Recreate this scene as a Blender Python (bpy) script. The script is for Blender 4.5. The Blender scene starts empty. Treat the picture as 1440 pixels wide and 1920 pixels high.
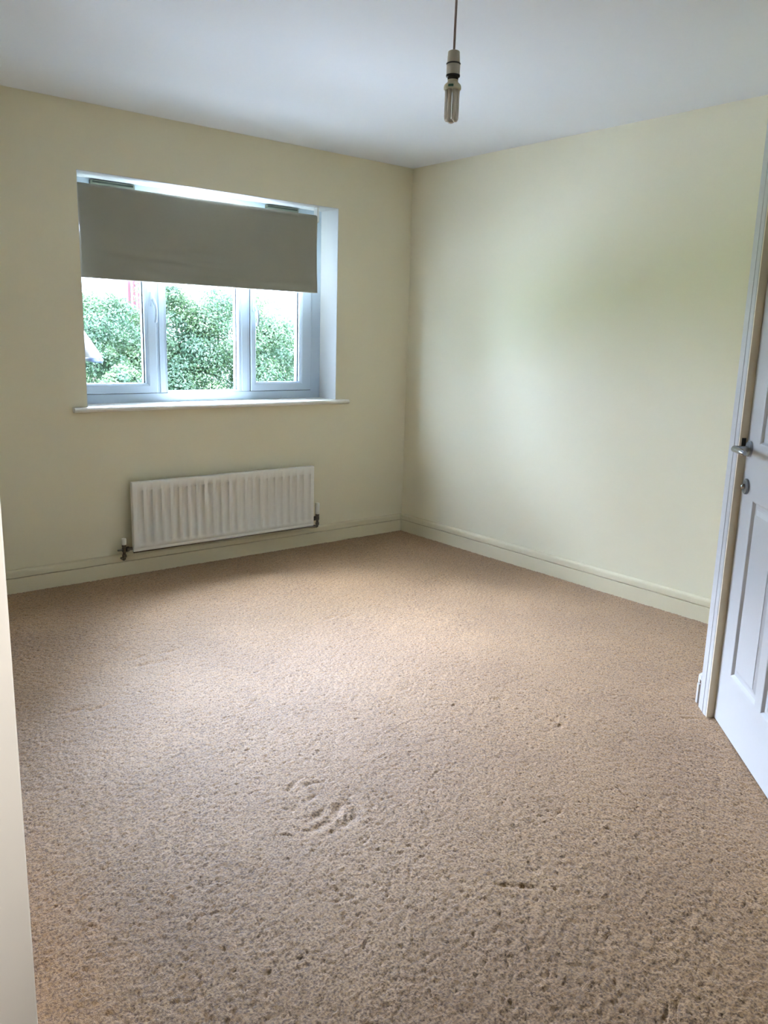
import bpy, bmesh, math, random
import numpy as np
from mathutils import Vector, Matrix

C = bpy.context.scene.collection
SC = bpy.context.scene
PI = math.pi

# ------------------------------------------------------------------ camera
cam_d = bpy.data.cameras.new('camera')
cam = bpy.data.objects.new('camera', cam_d)
C.objects.link(cam)
cam_d.sensor_fit = 'HORIZONTAL'
cam_d.sensor_width = 36.0
cam_d.lens = 1524.19 * 36 / 1440
cam_d.clip_start = 0.02
cam_d.clip_end = 500
CR = Vector((0.774235, -0.63225081, 0.02861956))
CU = Vector((0.11107778, 0.18026226, 0.97732658))
CF = Vector((0.62307455, 0.75350145, -0.20979437))
cam.matrix_world = Matrix(((CR.x, CU.x, -CF.x, -3.67246), (CR.y, CU.y, -CF.y, -4.24618),
                           (CR.z, CU.z, -CF.z, 1.3268), (0, 0, 0, 1)))
SC.camera = cam

# ------------------------------------------------------------------ world: bright overcast sky
world = bpy.data.worlds.new('overcast_sky')
SC.world = world
world.use_nodes = True
bg = world.node_tree.nodes['Background']
SKY = 32.0
bg.inputs[0].default_value = (0.72, 0.88, 1.18, 1)
wn = world.node_tree
w_tc = wn.nodes.new('ShaderNodeTexCoord')
w_sp = wn.nodes.new('ShaderNodeSeparateXYZ')
w_mx = wn.nodes.new('ShaderNodeMath'); w_mx.operation = 'MAXIMUM'; w_mx.inputs[1].default_value = 0.0
w_ma = wn.nodes.new('ShaderNodeMath'); w_ma.operation = 'MULTIPLY_ADD'     # overcast sky: brighter towards the zenith
w_ma.inputs[1].default_value = 1.00 * SKY
w_ma.inputs[2].default_value = 0.55 * SKY
wn.links.new(w_tc.outputs['Generated'], w_sp.inputs[0])
wn.links.new(w_sp.outputs['Z'], w_mx.inputs[0])
wn.links.new(w_mx.outputs[0], w_ma.inputs[0])
wn.links.new(w_ma.outputs[0], bg.inputs[1])
# veiled sun behind thin cloud, facing the window: very soft
sun_d = bpy.data.lights.new('veiled_sun', 'SUN')
sun_d.energy = 42.0
sun_d.angle = math.radians(55)
sun_d.color = (0.78, 0.90, 1.15)
sun = bpy.data.objects.new('veiled_sun', sun_d)
C.objects.link(sun)
sun.rotation_euler = Vector((-0.10, -1.0, -0.90)).to_track_quat('-Z', 'Y').to_euler()
SC.view_settings.view_transform = 'Standard'
SC.view_settings.look = 'None'
SC.view_settings.gamma = 1
SC.view_settings.use_curve_mapping = False
SC.view_settings.exposure = 0.80
ADDED_SPOT_W = 120.0


# ------------------------------------------------------------------ materials
def mat(name, col, rough=0.6, metal=0.0, bump=0.0, bscale=200.0, var=0.0, vscale=3.0, spec=0.5,
        sheen=0.0, trans=0.0, coat=0.0):
    m = bpy.data.materials.new(name)
    m.use_nodes = True
    nt = m.node_tree
    b = nt.nodes['Principled BSDF']
    b.inputs['Base Color'].default_value = (*col, 1)
    b.inputs['Roughness'].default_value = rough
    b.inputs['Metallic'].default_value = metal
    b.inputs['Specular IOR Level'].default_value = spec
    b.inputs['Sheen Weight'].default_value = sheen
    b.inputs['Coat Weight'].default_value = coat
    tc = nt.nodes.new('ShaderNodeTexCoord')
    if var > 0:
        n = nt.nodes.new('ShaderNodeTexNoise')
        n.inputs['Scale'].default_value = vscale
        n.inputs['Detail'].default_value = 3
        nt.links.new(tc.outputs['Object'], n.inputs['Vector'])
        mx = nt.nodes.new('ShaderNodeMix')
        mx.data_type = 'RGBA'
        mx.inputs[6].default_value = (*[c * (1 - var) for c in col], 1)
        mx.inputs[7].default_value = (*[min(1, c * (1 + var)) for c in col], 1)
        nt.links.new(n.outputs['Fac'], mx.inputs[0])
        nt.links.new(mx.outputs[2], b.inputs['Base Color'])
    if bump > 0:
        n2 = nt.nodes.new('ShaderNodeTexNoise')
        n2.inputs['Scale'].default_value = bscale
        n2.inputs['Detail'].default_value = 2
        nt.links.new(tc.outputs['Object'], n2.inputs['Vector'])
        bp = nt.nodes.new('ShaderNodeBump')
        bp.inputs['Strength'].default_value = bump
        bp.inputs['Distance'].default_value = 0.002
        nt.links.new(n2.outputs['Fac'], bp.inputs['Height'])
        nt.links.new(bp.outputs[0], b.inputs['Normal'])
    return m


M_wall = mat('cream_wall_paint', (0.81, 0.762, 0.58), 0.75, bump=0.15, bscale=350, var=0.012, vscale=2, spec=0.3)
M_ceil = mat('white_ceiling_paint', (0.76, 0.78, 0.79), 0.85, bump=0.1, bscale=300, spec=0.2)
M_trim = mat('ivory_gloss_skirting', (0.75, 0.685, 0.50), 0.45, spec=0.25)
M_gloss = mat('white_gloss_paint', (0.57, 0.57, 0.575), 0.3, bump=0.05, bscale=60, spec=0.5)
M_white = mat('warm_white_paint', (0.88, 0.86, 0.82), 0.6)
M_liner = mat('cream_lining_paint', (0.80, 0.69, 0.50), 0.5)
M_brown = mat('plain_brown', (0.42, 0.28, 0.17), 0.8)
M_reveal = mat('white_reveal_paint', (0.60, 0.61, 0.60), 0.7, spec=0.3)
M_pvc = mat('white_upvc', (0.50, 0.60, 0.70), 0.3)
M_gasket = mat('black_rubber_gasket', (0.015, 0.02, 0.03), 0.6)
M_vent = mat('olive_grey_vent_plastic', (0.16, 0.17, 0.13), 0.5)
M_ventd = mat('dark_vent_slot', (0.02, 0.03, 0.02), 0.7)
M_rad = mat('white_radiator_enamel', (0.86, 0.86, 0.82), 0.35)
M_radback = mat('grey_radiator_back', (0.25, 0.24, 0.22), 0.6)
M_chrome = mat('chrome', (0.38, 0.40, 0.42), 0.22, metal=1)
M_satin = mat('satin_chrome', (0.27, 0.29, 0.31), 0.28, metal=1)
M_brass = mat('dark_plated_valve', (0.12, 0.12, 0.11), 0.3, metal=1)
M_cap = mat('white_valve_plastic', (0.85, 0.85, 0.80), 0.4)
M_cable = mat('beige_flex', (0.36, 0.27, 0.24), 0.5)
M_holder = mat('aged_white_plastic', (0.62, 0.58, 0.50), 0.45)
M_dark = mat('dark_plastic', (0.03, 0.03, 0.025), 0.5)
M_bulbbase = mat('ivory_bulb_base', (0.66, 0.64, 0.48), 0.4)
M_green = mat('green_print', (0.04, 0.14, 0.09), 0.5)
M_tube = mat('white_phosphor_tube', (0.84, 0.79, 0.74), 0.2, coat=0.5)
M_key = mat('black_lock', (0.01, 0.01, 0.01), 0.4)


def fabric_mat():
    m = mat('beige_blackout_fabric', (0.32, 0.31, 0.25), 0.85, bump=0.25, bscale=900, var=0.05, vscale=6, spec=0.2)
    nt = m.node_tree
    b = nt.nodes['Principled BSDF']
    tr = nt.nodes.new('ShaderNodeBsdfTranslucent')
    tr.inputs[0].default_value = (0.5, 0.48, 0.38, 1)
    mx = nt.nodes.new('ShaderNodeMixShader')
    mx.inputs[0].default_value = 0.012
    nt.links.new(b.outputs[0], mx.inputs[1])
    nt.links.new(tr.outputs[0], mx.inputs[2])
    nt.links.new(mx.outputs[0], nt.nodes['Material Output'].inputs[0])
    return m


M_fabric = fabric_mat()


def glass_mat():
    m = bpy.data.materials.new('window_glass')
    m.use_nodes = True
    nt = m.node_tree
    nt.nodes.remove(nt.nodes['Principled BSDF'])
    t = nt.nodes.new('ShaderNodeBsdfTransparent')
    t.inputs[0].default_value = (0.96, 0.985, 0.98, 1)
    g = nt.nodes.new('ShaderNodeBsdfGlossy')
    g.inputs['Roughness'].default_value = 0.01
    f = nt.nodes.new('ShaderNodeFresnel')
    f.inputs[0].default_value = 1.45
    mx = nt.nodes.new('ShaderNodeMixShader')
    nt.links.new(f.outputs[0], mx.inputs[0])
    nt.links.new(t.outputs[0], mx.inputs[1])
    nt.links.new(g.outputs[0], mx.inputs[2])
    nt.links.new(mx.outputs[0], nt.nodes['Material Output'].inputs[0])
    return m


M_glass = glass_mat()


def carpet_mat():
    m = bpy.data.materials.new('beige_twist_carpet')
    m.use_nodes = True
    nt = m.node_tree
    b = nt.nodes['Principled BSDF']
    b.inputs['Roughness'].default_value = 0.65
    b.inputs['Specular IOR Level'].default_value = 0.4
    b.inputs['Sheen Weight'].default_value = 0.25
    b.inputs['Sheen Roughness'].default_value = 0.45
    b.inputs['Sheen Tint'].default_value = (0.93, 0.94, 1.0, 1)
    tc = nt.nodes.new('ShaderNodeTexCoord')

    def noise(scale, detail):
        n = nt.nodes.new('ShaderNodeTexNoise')
        n.inputs['Scale'].default_value = scale
        n.inputs['Detail'].default_value = detail
        nt.links.new(tc.outputs['Object'], n.inputs['Vector'])
        return n
    n1 = noise(170, 2)
    r1 = nt.nodes.new('ShaderNodeValToRGB')
    r1.color_ramp.elements[0].position = 0.30
    r1.color_ramp.elements[0].color = (0.13, 0.062, 0.020, 1)
    r1.color_ramp.elements[1].position = 0.62
    r1.color_ramp.elements[1].color = (0.455, 0.268, 0.122, 1)
    nt.links.new(n1.outputs['Fac'], r1.inputs[0])
    # brushed nap patches
    n2 = noise(2.2, 4)
    r2 = nt.nodes.new('ShaderNodeValToRGB')
    r2.color_ramp.elements[0].position = 0.38
    r2.color_ramp.elements[0].color = (0.87, 0.85, 0.83, 1)
    r2.color_ramp.elements[1].position = 0.62
    r2.color_ramp.elements[1].color = (1.0, 1.0, 1.0, 1)
    nt.links.new(n2.outputs['Fac'], r2.inputs[0])
    mx = nt.nodes.new('ShaderNodeMix')
    mx.data_type = 'RGBA'
    mx.blend_type = 'MULTIPLY'
    mx.inputs[0].default_value = 1
    nt.links.new(r1.outputs[0], mx.inputs[6])
    nt.links.new(r2.outputs[0], mx.inputs[7])
    nt.links.new(mx.outputs[2], b.inputs['Base Color'])
    n3 = noise(420, 2)
    bp = nt.nodes.new('ShaderNodeBump')
    bp.inputs['Strength'].default_value = 0.6
    bp.inputs['Distance'].default_value = 0.003
    nt.links.new(n3.outputs['Fac'], bp.inputs['Height'])
    nt.links.new(bp.outputs[0], b.inputs['Normal'])
    return m


M_carpet = carpet_mat()


# ------------------------------------------------------------------ helpers
def link(name, me, m=None, parent=None, smooth=False):
    o = bpy.data.objects.new(name, me)
    if m is not None:
        for mm in (m if isinstance(m, (list, tuple)) else [m]):
            me.materials.append(mm)
    C.objects.link(o)
    if parent is not None:
        o.parent = parent
    if smooth:
        for p in me.polygons:
            p.use_smooth = True
    return o


def obj(name, bm, m, parent=None, smooth=False, auto=None):
    bmesh.ops.recalc_face_normals(bm, faces=bm.faces)
    if auto is not None:
        for f in bm.faces:
            f.smooth = True
        for e in bm.edges:
            if len(e.link_faces) == 2 and e.calc_face_angle(0) > math.radians(auto):
                e.smooth = False
    me = bpy.data.meshes.new(name)
    bm.to_mesh(me)
    bm.free()
    return link(name, me, m, parent, smooth)


def box(bm, x0, x1, y0, y1, z0, z1, T=None, bev=0):
    x0, x1 = min(x0, x1), max(x0, x1)
    y0, y1 = min(y0, y1), max(y0, y1)
    vs = [bm.verts.new((x, y, z)) for x in (x0, x1) for y in (y0, y1) for z in (z0, z1)]
    fs = [bm.faces.new([vs[i] for i in q]) for q in
          ((0, 1, 3, 2), (4, 6, 7, 5), (0, 4, 5, 1), (2, 3, 7, 6), (0, 2, 6, 4), (1, 5, 7, 3))]
    if bev:
        es = list({e for f in fs for e in f.edges})
        r = bmesh.ops.bevel(bm, geom=es, offset=bev, segments=2, affect='EDGES', profile=0.5)
        vs = list({v for f in r['faces'] for v in f.verts} | {v for v in vs if v.is_valid})
    if T is not None:
        for v in vs:
            v.co = T @ v.co
    return vs


def lathe(bm, prof, T=None, seg=24):
    """prof: list of (r, h) around local Z."""
    rings = []
    for r, h in prof:
        if r < 1e-6:
            rings.append([bm.verts.new((0, 0, h))])
        else:
            rings.append([bm.verts.new((r * math.cos(2 * PI * k / seg), r * math.sin(2 * PI * k / seg), h)) for k in range(seg)])
    for a, b in zip(rings, rings[1:]):
        for k in range(seg):
            k2 = (k + 1) % seg
            if len(a) == 1 and len(b) == 1:
                continue
            if len(a) == 1:
                bm.faces.new((a[0], b[k], b[k2]))
            elif len(b) == 1:
                bm.faces.new((a[k], a[k2], b[0]))
            else:
                bm.faces.new((a[k], a[k2], b[k2], b[k]))
    if len(rings[0]) > 1:
        bm.faces.new(rings[0])
    if len(rings[-1]) > 1:
        bm.faces.new(rings[-1])
    if T is not None:
        for ring in rings:
            for v in ring:
                v.co = T @ v.co


def tube(bm, pts, rad, seg=10, flat=1.0):
    pts = [Vector(p) for p in pts]
    if not isinstance(rad, (list, tuple)):
        rad = [rad] * len(pts)
    rings = []
    up = None
    for i, p in enumerate(pts):
        d = (pts[min(i + 1, len(pts) - 1)] - pts[max(i - 1, 0)]).normalized()
        if up is None:
            up = Vector((0, 0, 1)) if abs(d.z) < 0.9 else Vector((1, 0, 0))
        a = d.cross(up).normalized()
        b = a.cross(d).normalized()
        up = b
        rings.append([bm.verts.new(p + a * rad[i] * math.cos(2 * PI * k / seg) + b * rad[i] * flat * math.sin(2 * PI * k / seg)) for k in range(seg)])
    for a, b in zip(rings, rings[1:]):
        for k in range(seg):
            bm.faces.new((a[k], a[(k + 1) % seg], b[(k + 1) % seg], b[k]))
    bm.faces.new(rings[0])
    bm.faces.new(rings[-1])


def extrude_profile(bm, prof, p0, p1, nrm, m0=0.0, m1=0.0):
    """prof (out, z) closed polygon swept from p0 to p1 (floor points); nrm = 2D outward normal;
    m0/m1 = mitre factor: end shifted by m*out along the run."""
    p0, p1, n = Vector((*p0, 0)), Vector((*p1, 0)), Vector((*nrm, 0))
    d = (p1 - p0).normalized()
    A = [bm.verts.new(p0 + n * o + d * (m0 * o) + Vector((0, 0, z))) for o, z in prof]
    B = [bm.verts.new(p1 + n * o + d * (m1 * o) + Vector((0, 0, z))) for o, z in prof]
    for i in range(len(prof)):
        j = (i + 1) % len(prof)
        bm.faces.new((A[i], A[j], B[j], B[i]))
    bm.faces.new(A)
    bm.faces.new(list(reversed(B)))


def empty(name, loc=(0, 0, 0), parent=None):
    o = bpy.data.objects.new(name, None)
    o.empty_display_size = 0.1
    C.objects.link(o)
    o.location = loc
    if parent is not None:
        o.parent = parent
    return o


def tag(o, label=None, cat=None, group=None, kind=None):
    if label: o['label'] = label
    if cat: o['category'] = cat
    if group: o['group'] = group
    if kind: o['kind'] = kind
    return o


def struct(o, label=None, cat=None):
    return tag(o, label, cat, None, 'structure')


# diagonal (door wall) frame: t along the wall towards the camera, off out of the wall, z up
S2 = 2 ** -0.5
DP = Vector((-0.969, -2.903, 0))
DT = Matrix(((-S2, -S2, 0, DP.x), (-S2, S2, 0, DP.y), (0, 0, 1, 0), (0, 0, 0, 1)))


def dpt(t, off, z=0.0):
    return DT @ Vector((t, off, z))


H = 2.4
WX0, WX1, WZ0, WZ1 = -2.177, -0.59, 0.93, 2.088   # window opening in the plaster

# ------------------------------------------------------------------ room shell
# carpeted floor: real pile relief
rng = np.random.default_rng(7)


def vnoise(shape, cell, rg):
    h, w = shape
    gh, gw = int(h / cell) + 3, int(w / cell) + 3
    g = rg.random((gh, gw))
    yy = np.arange(h) / cell
    xx = np.arange(w) / cell
    yi = yy.astype(int); xi = xx.astype(int)
    fy = (yy - yi)[:, None]; fx = (xx - xi)[None]
    fy = fy * fy * (3 - 2 * fy); fx = fx * fx * (3 - 2 * fx)
    a = g[yi][:, xi]; b = g[yi][:, xi + 1]; c = g[yi + 1][:, xi]; d = g[yi + 1][:, xi + 1]
    return (a * (1 - fx) + b * fx) * (1 - fy) + (c * (1 - fx) + d * fx) * fy - 0.5


def make_floor():
    st = 0.005
    X = np.arange(-3.46, 0.0051, st)
    Y = np.arange(-4.05, 0.0051, st)
    nx, ny = len(X), len(Y)
    hmap = (rng.random((ny, nx)) - 0.5) * 0.0030
    hmap += vnoise((ny, nx), 2.2, rng) * 0.0022
    hmap += vnoise((ny, nx), 60, rng) * 0.0020
    pits = rng.random((ny, nx))                       # gaps between the twisted tufts
    hmap -= np.where(pits < 0.07, 0.0055, 0.0) * rng.random((ny, nx))
    GX, GY = np.meshgrid(X, Y)
    # dents left in the pile (footprints and furniture feet): x, y, rx, ry, angle, depth
    dents = [(-2.455, -2.375, .035, .010, 0.5, .009), (-2.405, -2.395, .030, .009, -.3, .007), (-2.44, -2.462, .03, .010, .2, .007),
             (-2.415, -2.555, .05, .014, .5, .010), (-2.385, -2.600, .03, .010, .9, .008), (-2.478, -2.548, .035, .012, .2, .010),
             (-2.500, -2.592, .035, .013, .2, .011), (-2.494, -2.635, .03, .01, 0.2, .006), (-2.432, -2.625, .045, .011, .3, .008),
             (-2.52, -2.48, .02, .012, .8, .006),
             (-2.466, -1.013, .05, .014, .6, .009), (-2.449, -1.169, .05, .013, .2, .009), (-2.436, -1.247, .04, .012, .2, .010),
             (-2.372, -1.258, .04, .014, .2, .010), (-2.287, -1.176, .05, .012, .1, .008), (-2.428, -1.062, .04, .012, .5, .008),
             (-2.791, -1.498, .05, .012, .1, .009), (-2.735, -1.528, .05, .012, .1, .009),
             (-1.49, -2.518, .018, .010, .5, .008), (-1.476, -2.604, .020, .010, .2, .008), (-1.459, -2.566, .016, .010, .2, .007),
             (-2.273, -3.077, .03, .006, -.7, .008), (-2.236, -3.115, .03, .006, -.7, .008), (-1.909, -2.952, .015, .006, .1, .008),
             (-2.311, -3.548, .03, .004, .3, .008), (-2.275, -3.55, .025, .004, .3, .008),
             (-1.033, -2.86, .04, .006, -.7, .006), (-1.487, -1.223, .04, .01, .2, .007), (-1.41, -1.248, .04, .01, .2, .007),
             (-1.719, -2.045, .03, .01, .2, .006), (-1.508, -2.325, .02, .01, .2, .007)]
    for (x, y, rx, ry, an, dp) in dents:
        c, s = math.cos(an), math.sin(an)
        u = ((GX - x) * c + (GY - y) * s) / rx
        v = (-(GX - x) * s + (GY - y) * c) / ry
        hmap -= 0.62 * dp * np.exp(-(u * u + v * v))
    Z = hmap - 0.001
    V = np.stack([GX, GY, Z], -1).reshape(-1, 3)
    idx = np.arange(ny * nx).reshape(ny, nx)
    F = np.stack([idx[:-1, :-1], idx[:-1, 1:], idx[1:, 1:], idx[1:, :-1]], -1).reshape(-1, 4)
    # outer skirt: coarse carpet round the detailed patch
    base = len(V)
    x0, x1, y0, y1 = X[0], X[-1], Y[0], Y[-1]
    ext = [(-5.0, -6.0), (0.1, -6.0), (0.1, y0), (-5.0, y0), (x0, y0), (x0, 0.0), (-5.0, 0.0)]
    V = np.vstack([V, np.array([(a, b, 0.0) for a, b in ext])])
    F = np.vstack([F, [[base, base + 1, base + 2, base + 3], [base + 3, base + 4, base + 5, base + 6]]])
    me = bpy.data.meshes.new('floor')
    me.vertices.add(len(V)); me.vertices.foreach_set('co', V.astype(np.float32).ravel())
    me.loops.add(F.size); me.loops.foreach_set('vertex_index', F.astype(np.int32).ravel())
    me.polygons.add(len(F)); me.polygons.foreach_set('loop_start', np.arange(0, F.size, 4, dtype=np.int32))
    me.polygons.foreach_set('use_smooth', np.ones(len(F), dtype=bool))
    me.update(calc_edges=True)
    return link('floor', me, M_carpet)


struct(make_floor(), 'beige brown twist pile carpet covering the whole room')
b = bmesh.new(); box(b, -5.0, 0.3, -6.0, 0.32, -0.25, -0.02); struct(obj('subfloor', b, M_liner))
b = bmesh.new(); box(b, -5.0, 0.3, -6.0, 0.32, H, H + 0.25)
struct(obj('ceiling', b, M_ceil), 'plain white painted ceiling')

# window wall (inner leaf with the plastered opening, outer leaf with a wider one on the left)
b = bmesh.new()
for (y0, y1, a, c, z0, z1) in ((0, 0.175, WX0, WX1, WZ0 - 0.025, WZ1), (0.175, 0.32, -2.29, WX1, WZ0 - 0.02, WZ1)):
    box(b, -3.6, a, y0, y1, -0.1, H); box(b, c, 0.15, y0, y1, -0.1, H)
    box(b, a, c, y0, y1, -0.1, z0); box(b, a, c, y0, y1, z1, H)
bmesh.ops.remove_doubles(b, verts=b.verts, dist=1e-5)
wall_back = struct(obj('wall_back', b, M_wall), 'cream painted wall with the window and radiator')
# white painted plaster reveal
b = bmesh.new()
e = 0.0025
box(b, WX0 - 0.001, WX0 + e, 0.0005, 0.175, WZ0, WZ1); box(b, WX1 - e, WX1 + 0.001, 0.0005, 0.182, WZ0, WZ1)
box(b, WX0, WX1, 0.0005, 0.182, WZ1 - e, WZ1 + 0.001)
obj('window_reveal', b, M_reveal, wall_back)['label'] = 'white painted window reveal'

b = bmesh.new(); box(b, 0, 0.15, -6.0, 0.0, -0.1, H)
struct(obj('wall_right', b, M_wall), 'plain cream painted wall to the right of the corner')
b = bmesh.new(); box(b, -3.5, -3.38, -2.94, 0, -0.1, H)
struct(obj('wall_left', b, M_wall), 'cream left wall of the room, hidden behind the near wall end')
b = bmesh.new(); box(b, -4.4, -3.38, -3.06, -2.94, -0.1, H, bev=0.003)
struct(obj('wall_hall_side', b, M_white), 'white painted wall end close to the camera at the left edge')
b = bmesh.new(); box(b, -4.4, -4.3, -6.0, -3.06, -0.1, H)
struct(obj('wall_hall_left', b, M_wall))
b = bmesh.new(); box(b, -4.3, 0.0, -5.95, -5.8, -0.1, H)
struct(obj('wall_front', b, M_wall))
# return wall beside the door and diagonal wall with the doorway
CT = -0.132
Cn = dpt(CT, 0.010)
b = bmesh.new(); box(b, Cn.x, 0, Cn.y - 0.12, Cn.y, -0.1, H)
struct(obj('wall_return', b, M_wall))
DW, DH = 0.762, 1.981
LT = 1.30
b = bmesh.new()
box(b, CT, -0.030, -0.11, 0.010, -0.1, H, DT)
box(b, DW + 0.030, LT, -0.11, 0.010, -0.1, H, DT)
box(b, -0.030, DW + 0.030, -0.11, 0.010, DH + 0.03, H, DT)
struct(obj('wall_door', b, M_wall), 'cream diagonal wall holding the white door')
Ce = dpt(LT, 0.010)
b = bmesh.new(); box(b, Ce.x, Ce.x + 0.12, -5.8, Ce.y, -0.1, H)
struct(obj('wall_hall_right', b, M_wall))

# skirting boards
SK = [(0.0, -0.006), (0.018, -0.006), (0.018, 0.0765), (0.0175, 0.0775), (0.0070, 0.0780), (0.0070, 0.0818), (0.0165, 0.0823),
      (0.0165, 0.106), (0.0145, 0.113), (0.009, 0.118), (0.003, 0.1205), (0.0, 0.1205)]


def skirt(name, p0, p1, n, m0=0, m1=0, label=None):
    b_ = bmesh.new()
    extrude_profile(b_, SK, p0, p1, n, m0, m1)
    return struct(obj(name, b_, M_trim), label)


skirt('baseboard_back', (-3.38, 0), (0, 0), (0, -1), 1, -1, 'ivory grooved skirting board under the window')
skirt('baseboard_right', (0, 0), (0, Cn.y), (-1, 0), 1, -1, 'ivory grooved skirting board along the right wall')
skirt('baseboard_left', (-3.38, -3.06), (-3.38, 0), (1, 0), 0, -1)
tq = math.tan(math.radians(22.5))
b = bmesh.new()
# return-wall board, mitred round the outside corner, then a short nib up to the door surround
extrude_profile(b, SK, (0, Cn.y), (Cn.x, Cn.y), (0, 1), 1, tq)
p_a, p_b = dpt(CT, .010), dpt(-0.120, .010)
extrude_profile(b, SK, (p_a.x, p_a.y), (p_b.x, p_b.y), (-S2, S2), -tq, 0)
bd = struct(obj('baseboard_door', b, M_gloss), 'short white skirting nib beside the door frame')
b = bmesh.new(); box(b, -0.1195, -0.1015, 0.0102, 0.022, -0.004, 0.100, DT)  # narrow brown strip filling the gap between nib and door surround
obj('brown_strip', b, M_brown, bd)['label'] = 'narrow brown strip between skirting nib and door frame'
b = bmesh.new(); box(b, -0.1195, -0.1015, 0.0102, 0.027, 0.100, 0.119, DT)
obj('skirting_cap', b, M_gloss, bd)
p_a, p_b = dpt(DW + 0.105, .010), dpt(LT, .010)
skirt('baseboard_door_far', (p_a.x, p_a.y), (p_b.x, p_b.y), (-S2, S2))

# ------------------------------------------------------------------ door
door = struct(empty('door_1', DP), 'white moulded panel door in white frame on the right')


def dobj(name, bm, m, parent, **k):
    o = obj(name, bm, m, None, **k)
    o.parent = parent
    o.matrix_parent_inverse = Matrix.Translation(DP).inverted() if parent is door else Matrix.Identity(4)
    return o


# architrave: mitred, with a step groove
AR = [(0.0, 0.0), (0.0, 0.016), (0.004, 0.018), (0.052, 0.0180), (0.0535, 0.0150), (0.057, 0.0150), (0.0585, 0.0180),
      (0.084, 0.0165), (0.089, 0.014), (0.090, 0.0)]   # (width from the outer edge, thickness)
b = bmesh.new()


def arch_ring(bm, prof, t0, t1, z1, base):
    """n-shaped architrave; prof width measured inwards from the outer edge"""
    A, B, Cc, D = [], [], [], []
    for w, th in prof:
        A.append(bm.verts.new(dpt(t0 + w, base + th, -0.004)))
        B.append(bm.verts.new(dpt(t0 + w, base + th, z1 - w)))
        Cc.append(bm.verts.new(dpt(t1 - w, base + th, z1 - w)))
        D.append(bm.verts.new(dpt(t1 - w, base + th, -0.004)))
    for P_, Q_ in ((A, B), (B, Cc), (Cc, D)):
        for i in range(len(prof)):
            j = (i + 1) % len(prof)
            bm.faces.new((P_[i], P_[j], Q_[j], Q_[i]))
    bm.faces.new(A); bm.faces.new(D)


arch_ring(b, AR, -0.100, DW + 0.100, DH + 0.103, 0.010)
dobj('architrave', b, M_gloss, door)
b = bmesh.new()
box(b, -0.030, -0.0035, -0.11, 0.0245, -0.004, DH + 0.030, DT)
box(b, DW + 0.0035, DW + 0.030, -0.11, 0.0245, -0.004, DH + 0.030, DT)
box(b, -0.0035, DW + 0.0035, -0.11, 0.0245, DH + 0.004, DH + 0.030, DT)
box(b, -0.0035, 0.010, -0.085, -0.045, -0.004, DH + 0.004, DT)
box(b, DW - 0.01, DW + 0.0035, -0.085, -0.045, -0.004, DH + 0.004, DT)
dobj('door_lining', b, M_liner, door)['label'] = 'cream door lining edge'

# leaf: moulded face as a height field (stiles, rails, four sunk moulded panels)
PAN = [(0.115, 0.355, 0.215, 0.835), (0.407, 0.647, 0.215, 0.835), (0.115, 0.355, 1.020, 1.865), (0.407, 0.647, 1.020, 1.865)]
cx = sorted({0.0, DW} | {v for p in PAN for v in p[:2]})
cz = sorted({0.008, DH} | {v for p in PAN for v in p[2:]})
b = bmesh.new()


def quad(bm, pts):
    bm.faces.new([bm.verts.new(dpt(*p)) for p in pts])


for i in range(len(cx) - 1):
    for j in range(len(cz) - 1):
        x0, x1, z0, z1 = cx[i], cx[i + 1], cz[j], cz[j + 1]
        if any(abs(p[0] - x0) < 1e-6 and abs(p[2] - z0) < 1e-6 and abs(p[3] - z1) < 1e-6 for p in PAN):
            steps = [(0, 0), (0.003, -0.001), (0.010, -0.0095), (0.020, -0.0095), (0.026, -0.0085), (0.040, -0.0030)]
            for (a, ya), (c, yc) in zip(steps, steps[1:]):
                o_ = [(x0 + a, ya, z0 + a), (x1 - a, ya, z0 + a), (x1 - a, ya, z1 - a), (x0 + a, ya, z1 - a)]
                n_ = [(x0 + c, yc, z0 + c), (x1 - c, yc, z0 + c), (x1 - c, yc, z1 - c), (x0 + c, yc, z1 - c)]
                for k in range(4):
                    quad(b, [o_[k], o_[(k + 1) % 4], n_[(k + 1) % 4], n_[k]])
        else:
            quad(b, [(x0, 0, z0), (x1, 0, z0), (x1, 0, z1), (x0, 0, z1)])
bmesh.ops.remove_doubles(b, verts=b.verts, dist=1e-5)
box(b, 0, DW, -0.040, -0.0098, 0.008, DH, DT)
box(b, 0, 0.1, -0.0098, -0.0001, 0.008, DH, DT)
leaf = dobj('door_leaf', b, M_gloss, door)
for (x0, x1, z0, z1) in PAN:
    b = bmesh.new()
    box(b, x0 + 0.0395, x1 - 0.0395, -0.0090, -0.0022, z0 + 0.0395, z1 - 0.0395, DT)
    o = obj('panel', b, M_gloss); o.parent = leaf

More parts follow.
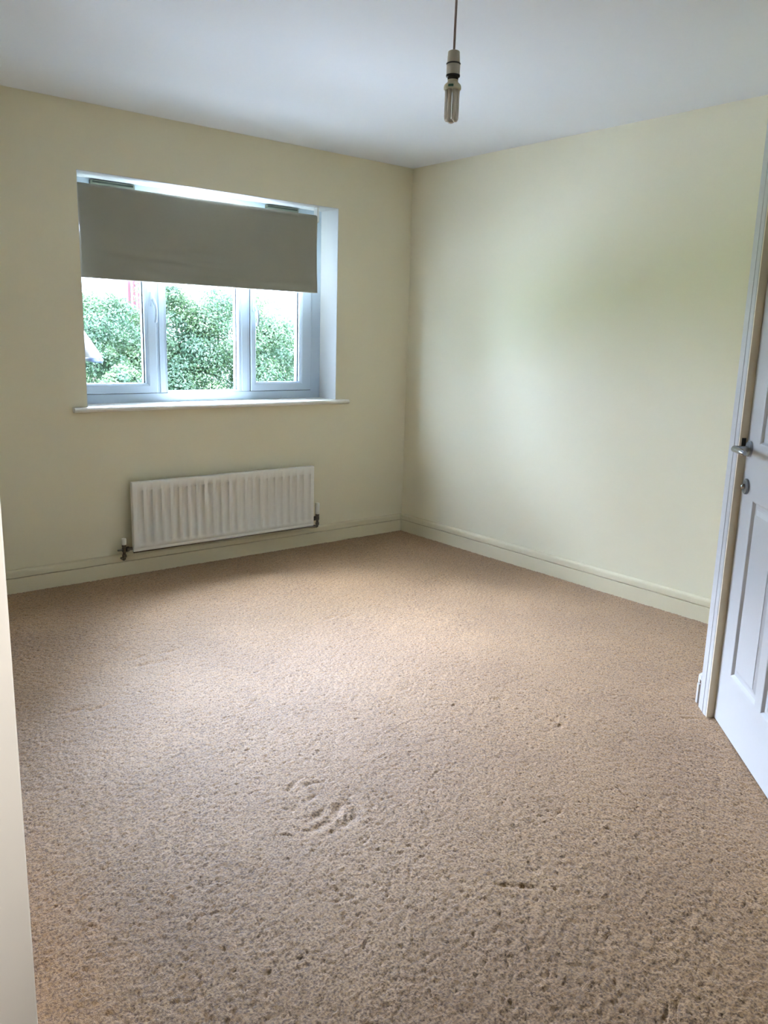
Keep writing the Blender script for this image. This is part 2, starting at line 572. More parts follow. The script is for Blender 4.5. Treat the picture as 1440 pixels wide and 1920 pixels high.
# lever handle on a round rose
HT, HZ = 0.036, 0.996
Tn = DT @ Matrix.Translation((HT, 0, HZ)) @ Matrix.Rotation(-PI / 2, 4, 'X')      # local Z -> off axis
Tn2 = DT @ Matrix.Translation((0.048, 0, 0.870)) @ Matrix.Rotation(-PI / 2, 4, 'X')
b = bmesh.new()
lathe(b, [(0.0255, 0.0), (0.0265, 0.001), (0.0265, 0.007), (0.0245, 0.0095), (0.012, 0.010), (0.0105, 0.012)], Tn, 40)
handle = dobj('handle', b, M_satin, door, auto=35)
handle['label'] = 'satin chrome lever handle'
b = bmesh.new()
tube(b, [dpt(HT, 0.009, HZ), dpt(HT, 0.030, HZ), dpt(HT + .001, 0.044, HZ), dpt(HT + .006, 0.053, HZ), dpt(HT + .016, 0.057, HZ),
         dpt(HT + .045, 0.057, HZ), dpt(HT + .08, 0.056, HZ - .001), dpt(HT + .108, 0.055, HZ - .002), dpt(HT + .113, 0.0548, HZ - .002)],
     [.0095, .0095, .010, .0105, .0105, .0100, .0095, .0090, .006], 16)
o = obj('lever', b, M_chrome, None, auto=50); o.parent = handle
b = bmesh.new()
lathe(b, [(0.0255, 0.0), (0.0265, 0.001), (0.0265, 0.006), (0.0245, 0.0085), (0.011, 0.009)], Tn2, 40)
esc = dobj('lock_rose', b, M_satin, door, auto=35)
esc['label'] = 'round satin chrome lock plate below the lever'
b = bmesh.new()
lathe(b, [(0.010, 0.008), (0.009, 0.011), (0.0085, 0.015), (0.006, 0.019), (0, 0.0205)], Tn2, 20)
o = obj('thumb_turn', b, M_chrome, None, smooth=True); o.parent = esc
b = bmesh.new()
box(b, -0.0036, -0.0022, 0.004, 0.018, 0.997, 1.028, DT)
dobj('strike_plate', b, M_dark, door)
b = bmesh.new()
box(b, -0.0022, 0.0004, -0.010, 0.004, 0.985, 1.008, DT)
dobj('latch_bolt', b, M_satin, door)

# ------------------------------------------------------------------ window
win = struct(empty('window_1', (-1.39, 0.2, WZ0)), 'white plastic three light casement window')
WINV = Matrix.Translation((-1.39, 0.2, WZ0)).inverted()


def wobj(name, bm, m, parent=win, **k):
    o = obj(name, bm, m, None, **k)
    o.parent = parent
    o.matrix_parent_inverse = WINV if parent is win else Matrix.Identity(4)
    return o


def ring(bm, x0, x1, z0, z1, wl, wr, wb, wt, loops):
    """mitred rectangular frame; loops = (fraction of width, extra inset, y)"""
    R_ = []
    for f, ex, y in loops:
        a, c, d, e_ = x0 + wl * f + ex, x1 - wr * f - ex, z0 + wb * f + ex, z1 - wt * f - ex
        R_.append([bm.verts.new(p) for p in ((a, y, d), (c, y, d), (c, y, e_), (a, y, e_))])
    n = len(R_)
    for i in range(n):
        A_, B_ = R_[i], R_[(i + 1) % n]
        for k in range(4):
            bm.faces.new((A_[k], A_[(k + 1) % 4], B_[(k + 1) % 4], B_[k]))


FT, FB = 2.100, 0.925
b = bmesh.new()
ring(b, -2.280, -0.580, FB, FT, 0.083, 0.086, 0.057, 0.090,
     [(0, 0, 0.250), (0, 0, 0.180), (1, -0.004, 0.180), (1, 0, 0.184), (1, 0, 0.250)])
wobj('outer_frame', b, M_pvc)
for (a, c, b0, b1) in ((-1.712, -1.650, 0, 0.006), (-1.186, -1.108, 0.006, 0)):
    b = bmesh.new()
    box(b, a, c, 0.181, 0.249, 0.983, 2.012, bev=0.003)
    box(b, a + 0.018, c - 0.018, 0.174, 0.182, 0.983, 2.012, bev=0.003)
    wobj('mullion', b, M_pvc)
LP = [(0, 0, 0.236), (0, 0, 0.170), (0, 0.003, 0.167), (1, -0.016, 0.167), (1, -0.008, 0.171), (1, 0, 0.183), (1, 0, 0.236)]


def gask(parent, x0, x1, z0, z1, y):
    bm = bmesh.new()
    ring(bm, x0 - 0.001, x1 + 0.001, z0 - 0.001, z1 + 0.001, 0.006, 0.006, 0.004, 0.004, [(0, 0, y + 0.006), (0, 0, y), (1, 0, y), (1, 0, y + 0.006)])
    wobj('gasket', bm, M_gasket, parent)


def pane(parent, x0, x1, z0, z1, y):
    bm = bmesh.new()
    bm.faces.new([bm.verts.new(p) for p in ((x0 - .003, y, z0 - .003), (x1 + .003, y, z0 - .003), (x1 + .003, y, z1 + .003), (x0 - .003, y, z1 + .003))])
    wobj('glass_pane', bm, M_glass, parent)


def espag(parent, x, z, yf):
    bm = bmesh.new()
    box(bm, x - 0.010, x + 0.010, yf - 0.010, yf + 0.001, z - 0.035, z + 0.045, bev=0.004)
    lathe(bm, [(0.0095, 0), (0.0095, 0.018), (0.007, 0.021), (0, 0.0215)], Matrix.Translation((x + .002, yf - 0.008, z)) @ Matrix.Rotation(PI / 2, 4, 'X'), 16)
    tube(bm, [(x + .002, yf - .024, z + .002), (x + .003, yf - .028, z - .012), (x + .006, yf - .036, z - .03), (x + .007, yf - .040, z - .055),
              (x + .006, yf - .038, z - .085), (x + .004, yf - .034, z - .118), (x + .004, yf - .033, z - .122)],
         [.007, .0075, .006, .0055, .006, .0065, .004], 12, 1.3)
    h_ = wobj('window_handle', bm, M_pvc, parent, auto=50)
    return h_


for (x0, x1, z0, z1, wl, wr, wb, wt, hx) in ((-2.196, -1.713, 0.983, 2.008, 0.074, 0.062, 0.054, 0.06, -1.735),
                                             (-1.107, -0.668, 0.983, 2.008, 0.040, 0.083, 0.052, 0.06, -1.088)):
    b = bmesh.new()
    ring(b, x0, x1, z0, z1, wl, wr, wb, wt, LP)
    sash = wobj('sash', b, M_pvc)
    gask(sash, x0 + wl, x1 - wr, z0 + wb, z1 - wt, 0.200)
    pane(sash, x0 + wl, x1 - wr, z0 + wb, z1 - wt, 0.203)
    espag(sash, hx, 1.492, 0.167)
    # dark shadow gap seal round the sash
    b = bmesh.new()
    ring(b, x0 - 0.003, x1 + 0.003, z0 - 0.003, z1 + 0.003, 0.006, 0.006, 0.006, 0.006, [(0, 0, 0.185), (0, 0, 0.179), (1, 0, 0.179), (1, 0, 0.185)])
    wobj('seal', b, M_gasket, sash)
# fixed middle light with its glazing bead
b = bmesh.new()
ring(b, -1.652, -1.184, 0.980, 2.012, 0.007, 0.006, 0.010, 0.012, [(0, 0, 0.235), (0, 0, 0.178), (1, -0.003, 0.178), (1, 0, 0.186), (1, 0, 0.235)])
bead = wobj('glazing_bead', b, M_pvc)
gask(bead, -1.645, -1.190, 0.990, 2.000, 0.203)
pane(bead, -1.645, -1.190, 0.990, 2.000, 0.206)
# trickle vents on the frame head
for (x0, x1) in ((-2.050, -1.812), (-1.003, -0.775)):
    b = bmesh.new()
    box(b, x0, x1, 0.160, 0.181, 2.030, 2.080, bev=0.004)
    v = wobj('trickle_vent', b, M_vent)
    v['label'] = 'olive grey trickle vent above the blind'
    b = bmesh.new()
    box(b, x0 + 0.010, x1 - 0.010, 0.1585, 0.1615, 2.066, 2.074)
    wobj('vent_slot', b, M_ventd, v)
# window board
b = bmesh.new()
prof = [(0.20, WZ0), (-0.026, WZ0), (-0.033, WZ0 - .003), (-0.037, WZ0 - .010), (-0.037, WZ0 - .015), (-0.033, WZ0 - .022), (-0.026, WZ0 - .025), (0.20, WZ0 - .025)]
A_ = [b.verts.new((WX0, y, z)) for y, z in prof]; B_ = [b.verts.new((WX1, y, z)) for y, z in prof]
for i in range(len(prof)):
    j = (i + 1) % len(prof)
    b.faces.new((A_[i], A_[j], B_[j], B_[i]))
b.faces.new(A_); b.faces.new(B_)
p2 = [(0.001, WZ0)] + prof[1:7] + [(0.001, WZ0 - .025)]
for (xa, xb) in ((-2.252, WX0), (WX1, -0.505)):
    A_ = [b.verts.new((xa, y, z)) for y, z in p2]; B_ = [b.verts.new((xb, y, z)) for y, z in p2]
    for i in range(len(p2)):
        j = (i + 1) % len(p2)
        b.faces.new((A_[i], A_[j], B_[j], B_[i]))
    b.faces.new(A_); b.faces.new(B_)
wobj('window_board', b, mat('white_window_board', (0.88, 0.86, 0.78), 0.35))['label'] = 'white window board with rounded nose'
# old fixing marks on the right reveal
for (y, z) in ((0.105, 1.045), (0.100, 1.020), (0.112, 1.012)):
    b = bmesh.new()
    lathe(b, [(0.004, 0), (0.004, 0.0008), (0, 0.001)], Matrix.Translation((WX1 - 0.0025, y, z)) @ Matrix.Rotation(-PI / 2, 4, 'Y'), 10)
    wobj('fixing_mark', b, mat('filled_hole', (0.55, 0.6, 0.62), 0.8))

# ------------------------------------------------------------------ roller blind
BX0, BX1 = -2.166, -0.722
blind = tag(empty('roller_blind', (-1.44, 0.05, 2.02)), 'beige fabric roller blind half lowered over the window', 'blind')
BINV = Matrix.Translation((-1.44, 0.05, 2.02)).inverted()


def bobj(name, bm, m, parent=blind, **k):
    o = obj(name, bm, m, None, **k)
    o.parent = parent
    o.matrix_parent_inverse = BINV if parent is blind else Matrix.Identity(4)
    return o


b = bmesh.new()
RR, RY, RZ = 0.019, 0.056, 2.019
nxs = 150
rows = []
path = []
for k in range(7):
    a = PI * 0.75 * (1 - k / 6)
    path.append((RY - RR * math.cos(a), RZ + RR * math.sin(a), 0.0))
nz = 60
for k in range(1, nz + 1):
    s = k / nz
    path.append((RY - RR, RZ - s * (RZ - 1.583), s))
rnd = random.Random(3)
for (y, z, s) in path:
    row = []
    for i in range(nxs + 1):
        u = i / nxs
        x = BX0 + u * (BX1 - BX0)
        ddy = s * 0.0030 * math.sin(u * 9 + 1) + s * s * 0.0020 * math.sin(u * 23 + 2)
        # creases sagging near the lower edge
        for (cu, cs, wu, ws, am, sl) in ((.22, .72, .14, .05, .004, .25), (.36, .78, .10, .03, -.003, .18), (.44, .62, .12, .035, .0035, .12),
                                         (.50, .74, .09, .022, -.0035, .10), (.60, .88, .16, .03, .003, .03), (.80, .90, .14, .04, -.003, .0),
                                         (.10, .60, .10, .08, .003, .1), (.26, .90, .05, .05, -.003, .4)):
            q = (u - cu) / wu
            w = (s - cs - sl * (u - cu)) / ws
            ddy += 1.6 * am * math.exp(-q * q - w * w) * min(1, s * 3)
        edge = min(u, 1 - u)
        ddy -= s * 0.006 * math.exp(-edge / 0.02) if s > 0 else 0
        pinch = 0.004 * math.sin(s * PI) * (1 if u > .5 else -1) * (abs(u - .5) * 2) ** 8
        row.append(b.verts.new((x - pinch, y + ddy - 0.0005, z)))
    rows.append(row)
for r0, r1 in zip(rows, rows[1:]):
    for i in range(nxs):
        b.faces.new((r0[i], r0[i + 1], r1[i + 1], r1[i]))
fab = bobj('blind_fabric', b, M_fabric, smooth=True)
sm = fab.modifiers.new('thick', 'SOLIDIFY'); sm.thickness = 0.0012; sm.offset = 1
b = bmesh.new()
lathe(b, [(RR - .002, 0), (RR - .002, BX1 - BX0 - .002)], Matrix.Translation((BX0 + .001, RY, RZ)) @ Matrix.Rotation(PI / 2, 4, 'Y'), 24)
bobj('roller_tube', b, M_holder, auto=40)
b = bmesh.new()
box(b, BX0 + 0.002, BX1 - 0.002, RY - RR + 0.004, RY - RR + 0.013, 1.581, 1.600, bev=0.003)
bobj('bottom_bar', b, mat('white_hem_bar', (0.78, 0.77, 0.74), 0.4))
for (xa, xb) in ((BX0 - 0.009, BX0 - 0.001), (BX1 + 0.001, BX1 + 0.014)):
    b = bmesh.new()
    box(b, xa, xb, RY - .018, RY + .02, RZ - .022, WZ1 - 0.003, bev=0.002)
    bobj('bracket', b, M_cap)

# ------------------------------------------------------------------ radiator
RX0, RX1, RZ0, RZ1, RYF = -1.986, -0.803, 0.142, 0.527, -0.080
rad = tag(empty('radiator', (-1.39, 0, 0.142)), 'white single panel radiator with vertical flutes below the window', 'radiator')
RINV = Matrix.Translation((-1.39, 0, 0.142)).inverted()


def robj(name, bm, m, parent=rad, **k):
    o = obj(name, bm, m, None, **k)
    o.parent = parent
    o.matrix_parent_inverse = RINV if parent is rad else Matrix.Identity(4)
    return o


NF = 22
pitch = (RX1 - RX0 - 0.036) / NF
xs = [RX0, RX0 + .0015, RX0 + 0.005]
kind = [2, 1, 0]
for i in range(NF):
    c = RX0 + 0.018 + pitch * (i + 0.5)
    for dx, kk in ((-.0175, 0), (-.0130, 9), (.0130, 9), (.0175, 0)):
        xs.append(c + dx); kind.append(kk)
xs += [RX1 - .005, RX1 - .0015, RX1]; kind += [0, 1, 2]
zl = [(RZ0, 2), (RZ0 + .0015, 1), (RZ0 + .005, 0), (RZ0 + .014, 0), (RZ0 + .0155, -3), (RZ0 + .018, -3), (RZ0 + .0195, 0), (RZ0 + .038, 0), (RZ0 + .050, 9),
      (RZ1 - .055, 9), (RZ1 - .046, 0), (RZ1 - .005, 0), (RZ1 - .0015, 1), (RZ1, 2)]
b = bmesh.new()
G = []
for z, kz in zl:
    row = []
    for x, kx in zip(xs, kind):
        y = RYF
        if kx == 9 and kz == 9: y += 0.0145
        if kz == -3 and kx in (0, 9): y += 0.002
        y += {0: 0, 1: 0.0012, 2: 0.005}.get(kx, 0)
        y += {0: 0, 1: 0.0012, 2: 0.005}.get(kz, 0)
        row.append(b.verts.new((x, y, z)))
    G.append(row)
for r0, r1 in zip(G, G[1:]):
    for i in range(len(xs) - 1):
        b.faces.new((r0[i], r0[i + 1], r1[i + 1], r1[i]))
# returned edges and back sheet
border = [G[0][i] for i in range(len(xs))] + [G[j][-1] for j in range(1, len(zl))] + [G[-1][i] for i in range(len(xs) - 2, -1, -1)] + [G[j][0] for j in range(len(zl) - 2, 0, -1)]
bk = [b.verts.new((v.co.x, RYF + 0.028, v.co.z)) for v in border]
for i in range(len(border)):
    j = (i + 1) % len(border)
    b.faces.new((border[i], border[j], bk[j], bk[i]))
b.faces.new(bk)
robj('front_panel', b, M_rad, auto=60)
b = bmesh.new()
box(b, RX0 + 0.02, RX1 - 0.02, RYF + 0.0285, RYF + 0.034, RZ0 + 0.01, RZ0 + 0.035)
robj('bottom_rail', b, M_radback)
for x in (-1.80, -1.0):
    b = bmesh.new()
    box(b, x - .02, x + .02, RYF + .029, -0.0005, RZ0 + .02, RZ1 - .03)
    robj('wall_bracket', b, M_radback)


def valve(x, side, zc, ztop, cap_r, name_label):
    """angle valve beside the radiator; side = -1 left, +1 right"""
    y = -0.062
    bm = bmesh.new()
    T = Matrix.Translation((x, y, 0))
    # body
    lathe(bm, [(0.0075, zc - .045), (0.012, zc - .043), (0.012, zc - .028), (0.008, zc - .026), (0.009, zc - .012), (0.0125, zc - .010),
               (0.0125, zc + .010), (0.009, zc + .014), (0.012, zc + .016), (0.012, zc + .026), (0.009, zc + .028)], T, 12)
    # tail into the radiator, with union nut
    lathe(bm, [(0.008, 0.0), (0.008, 0.012), (0.0145, 0.013), (0.0145, 0.026), (0.009, 0.028), (0.009, 0.045)],
          Matrix.Translation((x, y, zc)) @ Matrix.Rotation(-side * PI / 2, 4, 'Y'), 6)
    tube(bm, [(x, y, zc - .043), (x, y, zc - .052), (x, y + .008, zc - .058), (x, -0.019, zc - .058)], 0.0075, 12)
    v_ = robj('valve', bm, M_brass, auto=35)
    v_['label'] = name_label
    bm = bmesh.new()
    z0 = zc + .027
    prof = [(cap_r * .9, z0), (cap_r, z0 + .003), (cap_r, z0 + .018), (cap_r * 1.02, z0 + .02), (cap_r * 1.02, ztop - .002), (cap_r * .9, ztop), (0, ztop)]
    lathe(bm, prof, T, 12)
    robj('valve_cap', bm, M_cap, v_, auto=50)


valve(-2.036, -1, 0.160, 0.222, 0.0125, 'dark plated lockshield valve with white cap')
valve(-0.765, 1, 0.185, 0.284, 0.0135, 'dark plated control valve with white ribbed cap')
b = bmesh.new()
tube(b, [(-0.765, -0.062, 0.135), (-0.785, -0.058, 0.129), (-0.83, -0.05, 0.133), (-1.2, -0.05, 0.135), (-1.98, -0.05, 0.135)], 0.0065, 10)  # pipe run lengthened to draw the shadow line under the radiator
robj('shadow_line_pipe', b, M_chrome, smooth=True)
b = bmesh.new()
box(b, -2.072, -2.047, -0.068, -0.056, 0.155, 0.164, bev=.002)
robj('drain_plug', b, M_brass)

# ------------------------------------------------------------------ ceiling pendant
PX, PY = -2.061, -2.531
pend = tag(empty('pendant_light', (PX, PY, H)), 'bare compact fluorescent bulb hanging on a ceiling flex', 'ceiling light')
PINV = Matrix.Translation((PX, PY, H)).inverted()
PT = Matrix.Translation((PX, PY, 0))


def pobj(name, bm, m, parent=pend, **k):
    o = obj(name, bm, m, None, **k)
    o.parent = parent
    o.matrix_parent_inverse = PINV if parent is pend else Matrix.Identity(4)
    return o


b = bmesh.new(); lathe(b, [(0.040, H - .001), (0.040, H - .012), (0.034, H - .020), (0.012, H - .026), (0.006, H - .034)], PT, 28)
pobj('ceiling_rose', b, M_cap, auto=40)
b = bmesh.new(); tube(b, [(PX + .004, PY, H - .03), (PX + .003, PY, 2.30), (PX + .001, PY, 2.2), (PX, PY, 2.12), (PX, PY, 2.066)], 0.0031, 10)
pobj('flex', b, M_cable, smooth=True)
b = bmesh.new()
lathe(b, [(0.006, 2.070), (0.0125, 2.0695), (0.0155, 2.067), (0.0163, 2.055), (0.0170, 2.040)], PT, 28)
lathe(b, [(0.0168, 2.0365), (0.0178, 2.035), (0.0178, 2.013), (0.0172, 2.011)], PT, 28)
hold = pobj('lamp_holder', b, M_holder, auto=40)
b = bmesh.new()
lathe(b, [(0.0182, 2.0400), (0.0192, 2.0385), (0.0182, 2.0365)], PT, 28)
pobj('holder_ring', b, M_dark, hold, auto=40)
b = bmesh.new()
lathe(b, [(0.0185, 2.0110), (0.0185, 2.0070), (0.0145, 2.0050), (0.0140, 1.9990)], PT, 28)
pobj('holder_ring', b, M_dark, hold, auto=40)
b = bmesh.new()
lathe(b, [(0.0138, 1.9995), (0.0143, 1.9930), (0.0205, 1.9880), (0.0230, 1.9830), (0.0232, 1.9760), (0.0215, 1.9745), (0.0, 1.9745)], PT, 32)
bulb = pobj('bulb', b, M_bulbbase, auto=40)
bulb['label'] = 'compact fluorescent bulb with ivory base'
b = bmesh.new()
ga = math.radians(215)
for k in range(5):
    a = ga + (k - 2) * 0.12
    box(b, -0.0004, 0.0006, -0.0014, 0.0014, 1.9782, 1.9838, PT @ Matrix.Rotation(a, 4, 'Z') @ Matrix.Translation((0.0231, 0, 0)))
pobj('printed_mark', b, M_green, bulb)
for k in range(3):
    a0 = math.radians(20 + 60 * 2 * k)
    a1 = a0 + math.radians(58)
    r = 0.0138
    P0 = Vector((PX + r * math.cos(a0), PY + r * math.sin(a0), 0)); P1 = Vector((PX + r * math.cos(a1), PY + r * math.sin(a1), 0))
    mid = (P0 + P1) / 2
    hw = (P1 - P0) / 2
    pts = [P0 + Vector((0, 0, 1.976)), P0 + Vector((0, 0, 1.94)), P0 + Vector((0, 0, 1.908))]
    for q in range(1, 8):
        th = PI * q / 8
        pts.append(mid - hw * math.cos(th) + Vector((0, 0, 1.908 - 0.0085 * math.sin(th))))
    pts += [P1 + Vector((0, 0, 1.908)), P1 + Vector((0, 0, 1.94)), P1 + Vector((0, 0, 1.976))]
    b = bmesh.new(); tube(b, pts, 0.0058, 12)
    pobj('glass_tube', b, M_tube, bulb, smooth=True)

# added spotlight out of view behind the camera, only to brighten the near wall end
LP0 = Vector((-2.95, -4.35, H))
hl = tag(empty('added_spotlight', LP0), 'added out-of-view spotlight that brightens the white wall end', 'ceiling light')
HINV = Matrix.Translation(LP0).inverted()
aim = (Vector((-3.56, -3.06, 0.80)) - (LP0 + Vector((0, 0, -0.10)))).normalized()
HR = Matrix.Translation(LP0 + Vector((0, 0, -0.10))) @ aim.to_track_quat('Z', 'Y').to_matrix().to_4x4()
b = bmesh.new(); lathe(b, [(0.045, -0.001), (0.045, -0.02), (0.01, -0.024), (0.008, -0.08)], Matrix.Translation(LP0), 24)
o = obj('base', b, M_chrome, auto=40); o.parent = hl; o.matrix_parent_inverse = HINV
b = bmesh.new(); lathe(b, [(0.030, -0.05), (0.033, -0.04), (0.036, 0.05), (0.034, 0.05), (0.030, 0.0)], HR, 24)
o = obj('added_spot_housing', b, M_chrome, auto=40); o.parent = hl; o.matrix_parent_inverse = HINV
mg = bpy.data.materials.new('added_lit_lens'); mg.use_nodes = True
pb = mg.node_tree.nodes['Principled BSDF']
pb.inputs['Emission Color'].default_value = (1, 0.90, 0.78, 1); pb.inputs['Emission Strength'].default_value = 20
b = bmesh.new(); lathe(b, [(0, 0.03), (0.031, 0.03), (0.031, 0.034), (0, 0.038)], HR, 24)
o = obj('lens', b, mg, auto=40); o.parent = hl; o.matrix_parent_inverse = HINV
sl = bpy.data.lights.new('added_spot_beam', 'SPOT')
sl.energy = ADDED_SPOT_W; sl.color = (1, 0.93, 0.86); sl.spot_size = math.radians(34); sl.spot_blend = 1.0; sl.shadow_soft_size = 0.03
slo = bpy.data.objects.new('added_spot_beam', sl); C.objects.link(slo)
slo.matrix_world = Matrix.Translation(LP0 + Vector((0, 0, -0.10)) + aim * 0.06) @ aim.to_track_quat('-Z', 'Y').to_matrix().to_4x4()

# ------------------------------------------------------------------ outside
GZ = -3.0
b = bmesh.new()
b.faces.new([b.verts.new(p) for p in ((-60, 0.6, GZ), (80, 0.6, GZ), (80, 14, GZ), (-60, 14, GZ))])  # unseen ground, kept pale to bounce daylight up to the ceiling
struct(obj('bounce_ground', b, mat('pale_bounce_concrete', (0.78, 0.77, 0.75), 0.9, var=0.1, vscale=1)), 'unseen pale ground below the window, added to bounce daylight inside')
b = bmesh.new()
b.faces.new([b.verts.new(p) for p in ((-150, 14, GZ), (250, 14, GZ), (250, 300, GZ), (-150, 300, GZ))])
struct(obj('lawn', b, mat('grass', (0.06, 0.11, 0.03), 0.9, var=0.3, vscale=1)), 'grass under the trees')


def leaf_mat(name, c0, c1):
    m = bpy.data.materials.new(name)
    m.use_nodes = True
    nt = m.node_tree
    bs = nt.nodes['Principled BSDF']
    bs.inputs['Roughness'].default_value = 0.6
    at = nt.nodes.new('ShaderNodeAttribute'); at.attribute_name = 'tint'
    mx = nt.nodes.new('ShaderNodeMix'); mx.data_type = 'RGBA'
    mx.inputs[6].default_value = (*c0, 1); mx.inputs[7].default_value = (*c1, 1)
    nt.links.new(at.outputs['Fac'], mx.inputs[0])
    nt.links.new(mx.outputs[2], bs.inputs['Base Color'])
    tr = nt.nodes.new('ShaderNodeBsdfTranslucent')
    nt.links.new(mx.outputs[2], tr.inputs[0])
    ms = nt.nodes.new('ShaderNodeMixShader'); ms.inputs[0].default_value = 0.5
    nt.links.new(bs.outputs[0], ms.inputs[1]); nt.links.new(tr.outputs[0], ms.inputs[2])
    nt.links.new(ms.outputs[0], nt.nodes['Material Output'].inputs[0])
    return m


LEAF = 0.044
M_leafA = leaf_mat('broad_leaf_green', (0.018, 0.048, 0.026), (0.038, 0.066, 0.020))
M_leafB = leaf_mat('pale_leaf_green', (0.035, 0.085, 0.05), (0.08, 0.12, 0.06))
M_bark = mat('bark', (0.09, 0.07, 0.05), 0.9)


def foliage_mesh(c, r, n_cl, n_leaf, size, seed):
    rg = np.random.default_rng(seed)
    c = np.array(c, float); r = np.array(r, float)
    # clumps over the crown, mostly near its surface
    d = rg.normal(size=(n_cl, 3)); d /= np.linalg.norm(d, axis=1)[:, None]
    rad = 0.62 + 0.36 * rg.random(n_cl) ** 0.5
    cc = c + d * r * rad[:, None]
    cr = (0.13 + 0.17 * rg.random(n_cl)) * r.mean()
    tint_c = rg.random(n_cl)
    k = rg.integers(0, n_cl, n_leaf)
    dd = rg.normal(size=(n_leaf, 3)); dd /= np.linalg.norm(dd, axis=1)[:, None]
    dd[:, 2] = np.abs(dd[:, 2]) * np.where(rg.random(n_leaf) < 0.75, 1, -1)
    p = cc[k] + dd * cr[k][:, None] * (0.55 + 0.5 * rg.random((n_leaf, 1)))
    nrm = dd + rg.normal(size=(n_leaf, 3)) * 0.6
    nrm /= np.linalg.norm(nrm, axis=1)[:, None]
    a = np.cross(nrm, rg.normal(size=(n_leaf, 3))); a /= np.linalg.norm(a, axis=1)[:, None]
    bb = np.cross(nrm, a)
    s = size * (0.6 + 0.8 * rg.random((n_leaf, 1)))
    V = np.stack([p - a * s, p - bb * s * 0.5, p + a * s, p + bb * s * 0.5], 1).reshape(-1, 3)
    F = np.arange(n_leaf * 4, dtype=np.int32)
    me = bpy.data.meshes.new('foliage')
    me.vertices.add(len(V)); me.vertices.foreach_set('co', V.astype(np.float32).ravel())
    me.loops.add(len(F)); me.loops.foreach_set('vertex_index', F)
    me.polygons.add(n_leaf); me.polygons.foreach_set('loop_start', np.arange(0, n_leaf * 4, 4, dtype=np.int32))
    me.update(calc_edges=True)
    at = me.attributes.new('tint', 'FLOAT', 'FACE')
    at.data.foreach_set('value', np.clip(tint_c[k] * 0.7 + rg.random(n_leaf) * 0.3, 0, 1).astype(np.float32))
    return me


def tree(name, c, r, n_cl, n_leaf, size, seed, m, label, cat='tree'):
    t = tag(empty(name, (c[0], c[1], GZ)), label, cat)
    inv = Matrix.Translation((c[0], c[1], GZ)).inverted()
    f = link('foliage', foliage_mesh(c, r, n_cl, n_leaf, size, seed), m, t)
    f.matrix_parent_inverse = inv
    f['kind'] = 'stuff'
    b_ = bmesh.new()
    rr = random.Random(seed)
    top = Vector((c[0], c[1], c[2] + r[2] * .3))
    base = Vector((c[0], c[1], GZ))
    tube(b_, [base, base.lerp(top, .35) + Vector((.05, 0, 0)), base.lerp(top, .7), top], [.20 * r[0] / 2, .15 * r[0] / 2, .09 * r[0] / 2, .03], 8)
    for k in range(6):
        p0 = base.lerp(top, rr.uniform(.35, .8))
        an = rr.uniform(0, 2 * PI)
        p1 = p0 + Vector((math.cos(an) * r[0] * .6, math.sin(an) * r[1] * .6, r[2] * rr.uniform(.15, .4)))
        tube(b_, [p0, p0.lerp(p1, .5) + Vector((0, 0, .1)), p1], [.06, .04, .015], 6)
    o_ = obj('trunk', b_, M_bark, t, smooth=True)
    o_.matrix_parent_inverse = inv
    return t


tree('broadleaf_tree', (5.35, 20.6, -0.55), (1.95, 1.6, 2.95), 170, 75000, LEAF, 11, M_leafA, 'bushy green tree seen through the left window light')
tree('broadleaf_tree', (7.75, 20.6, -0.45), (1.55, 1.5, 3.4), 150, 65000, LEAF, 12, M_leafA, 'tallest green tree rising behind the left of the middle light')
tree('broadleaf_tree', (10.0, 20.2, -0.65), (2.55, 1.9, 3.4), 240, 120000, LEAF, 13, M_leafA, 'wide green tree sloping down behind the right window light')
tree('broadleaf_tree', (6.5, 24.2, -1.0), (2.6, 1.3, 3.2), 110, 30000, 0.07, 14, M_leafA, 'green tree filling the gap behind the two left crowns')
tree('tall_bush', (3.95, 15.2, -1.05), (0.95, 0.6, 1.45), 60, 22000, 0.045, 15, M_leafA, 'green bush in front of the neighbouring house wall', 'bush')
tree('broadleaf_tree', (13.35, 22.5, -1.2), (1.3, 1.2, 2.3), 60, 16000, LEAF, 16, M_leafB, 'pale green tree low beside the right window stile')
for k_, (c_, r_) in enumerate((((6.3, 16.4, -2.4), (1.6, 0.8, 1.5)), ((10.4, 16.2, -2.4), (1.8, 0.8, 1.5)))):
    tree('hedge', c_, r_, 90, 22000, 0.05, 30 + k_, M_leafA, ('green hedge at the foot of the left trees', 'green hedge at the foot of the wide right tree')[k_], 'hedge')

# neighbouring house, its roof slope showing at the left edge of the glass
hs = tag(empty('house', (1.5, 27, GZ)), 'neighbouring house with pale tiled roof at the left of the window', 'house')
HSI = Matrix.Translation((1.5, 27, GZ)).inverted()


def hobj(name, bm, m, parent=hs, inv=HSI, **k):
    o_ = obj(name, bm, m, None, **k); o_.parent = parent; o_.matrix_parent_inverse = inv
    return o_


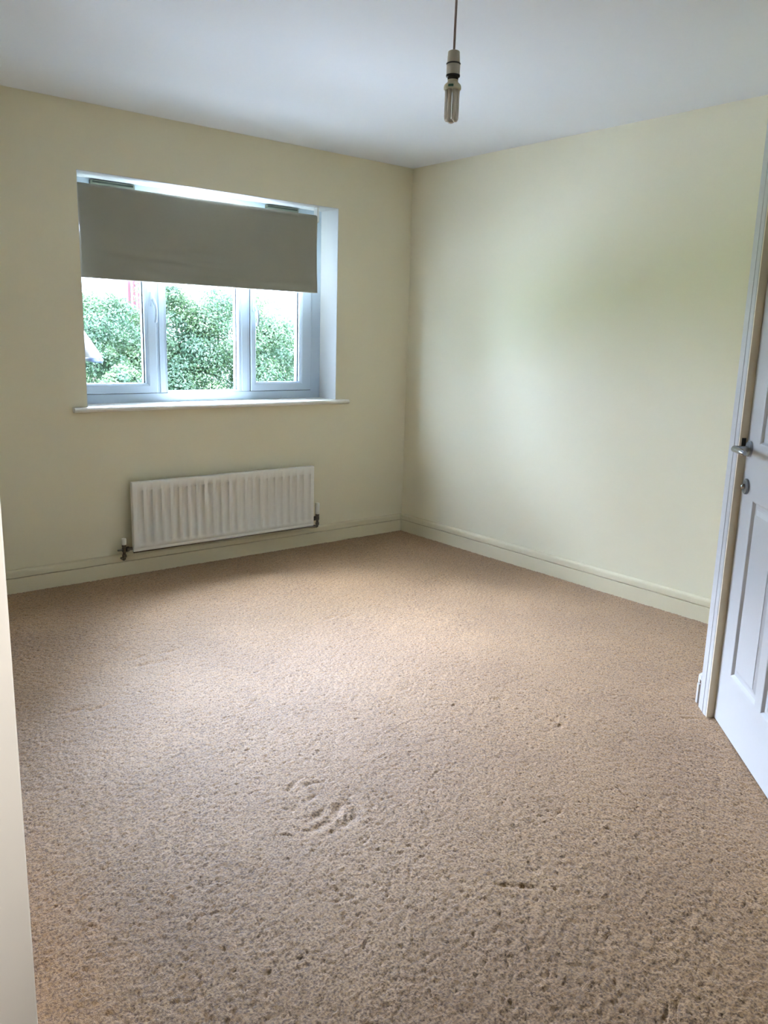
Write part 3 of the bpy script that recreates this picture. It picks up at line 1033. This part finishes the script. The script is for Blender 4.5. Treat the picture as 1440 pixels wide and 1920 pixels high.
EX, EZ, RDX, RDZ, HY0, HY1 = 3.96, 0.62, 1.60, 4.15, 16.5, 18.3
b = bmesh.new(); box(b, -0.9, EX - 0.35, HY0 + .2, HY1 - .2, GZ, EZ + .05)
vs = [b.verts.new(p) for p in ((-0.9, HY0 + .2, EZ), (EX - .35, HY0 + .2, EZ), (RDX, HY0 + .2, RDZ - .25), (-0.9, HY1 - .2, EZ), (EX - .35, HY1 - .2, EZ), (RDX, HY1 - .2, RDZ - .25))]
b.faces.new(vs[:3]); b.faces.new(vs[3:])
hobj('house_wall', b, mat('pale_brick_render', (0.10, 0.09, 0.085), 0.9))
nrow = 14
M_tilec = mat('pale_grey_roof_tile', (0.13, 0.115, 0.11), 0.8, var=0.1, vscale=8)
for side in (1, -1):
    for k in range(nrow):
        f0, f1 = k / nrow, (k + 1) / nrow + 0.012
        b = bmesh.new()
        xa = RDX + side * (EX - RDX) * f0; xb = RDX + side * (EX - RDX) * f1
        za = RDZ + (EZ - RDZ) * f0; zb = RDZ + (EZ - RDZ) * f1 + 0.03
        vs = [b.verts.new(p) for p in ((xa, HY0, za), (xb, HY0, zb), (xb, HY1, zb), (xa, HY1, za), (xa, HY0, za - .05), (xb, HY0, zb - .06), (xb, HY1, zb - .06), (xa, HY1, za - .05))]
        for q_ in ((0, 1, 2, 3), (4, 5, 6, 7), (0, 1, 5, 4), (1, 2, 6, 5), (2, 3, 7, 6), (3, 0, 4, 7)):
            b.faces.new([vs[i] for i in q_])
        hobj('tile_course', b, M_tilec)
b = bmesh.new()
d_ = Vector((EX - RDX, 0, EZ - RDZ)).normalized()
tube(b, [(RDX, HY0 - .04, RDZ), (EX + .03, HY0 - .04, EZ)], 0.07, 4)
hobj('bargeboard', b, mat('white_bargeboard', (0.3, 0.3, 0.3), 0.6))
b = bmesh.new(); tube(b, [(EX + .05, HY0 - .05, EZ - .06), (EX + .05, HY1, EZ - .06)], 0.075, 10)
hobj('gutter', b, mat('dark_gutter', (0.012, 0.018, 0.03), 0.5), smooth=True)

# tall brick block rising above the trees
tw = tag(empty('brick_tower', (24.8, 62, GZ)), 'tall red brick tower with pale vertical strips above the left tree', 'building')
TWI = Matrix.Translation((24.8, 62, GZ)).inverted()
TX0, TY0 = 23.2, 62.0
b = bmesh.new(); box(b, TX0, TX0 + 2.6, TY0, TY0 + 3, GZ, 15)
hobj('tower_shaft', b, mat('red_brick', (0.055, 0.010, 0.014), 0.9, var=0.2, vscale=2), tw, TWI)
for k in range(6):
    b = bmesh.new(); box(b, TX0 - .02 + .42 * k, TX0 + .14 + .42 * k, TY0 - .12, TY0 + .02, GZ, 15.1)
    hobj('pilaster_strip', b, mat('pale_strip', (0.07, 0.055, 0.075), 0.9), tw, TWI)
b = bmesh.new(); box(b, TX0 - .15, TX0 + 2.75, TY0 - .2, TY0 + 3.1, 15, 15.5)
hobj('tower_coping', b, mat('pale_coping', (0.2, 0.2, 0.2), 0.8), tw, TWI)

# far terrace roof on the right
tr_ = tag(empty('terrace', (40, 58, GZ)), 'distant slate roofed terrace beyond the pale tree at right', 'house')
TRI = Matrix.Translation((40, 58, GZ)).inverted()
b = bmesh.new(); box(b, 32, 46, 58, 64, GZ, -0.6)
hobj('terrace_wall', b, mat('pale_render', (0.16, 0.17, 0.17), 0.9), tr_, TRI)
b = bmesh.new()
vs = [b.verts.new(p) for p in ((31.8, 57.7, -0.7), (46.2, 57.7, -0.7), (46.2, 61, 0.75), (31.8, 61, 0.75), (31.8, 64.3, -0.7), (46.2, 64.3, -0.7))]
b.faces.new(vs[:4]); b.faces.new((vs[3], vs[2], vs[5], vs[4])); b.faces.new((vs[0], vs[3], vs[4])); b.faces.new((vs[1], vs[5], vs[2])); b.faces.new((vs[0], vs[1], vs[5], vs[4]))
hobj('terrace_roof', b, mat('blue_slate', (0.05, 0.07, 0.085), 0.7), tr_, TRI)
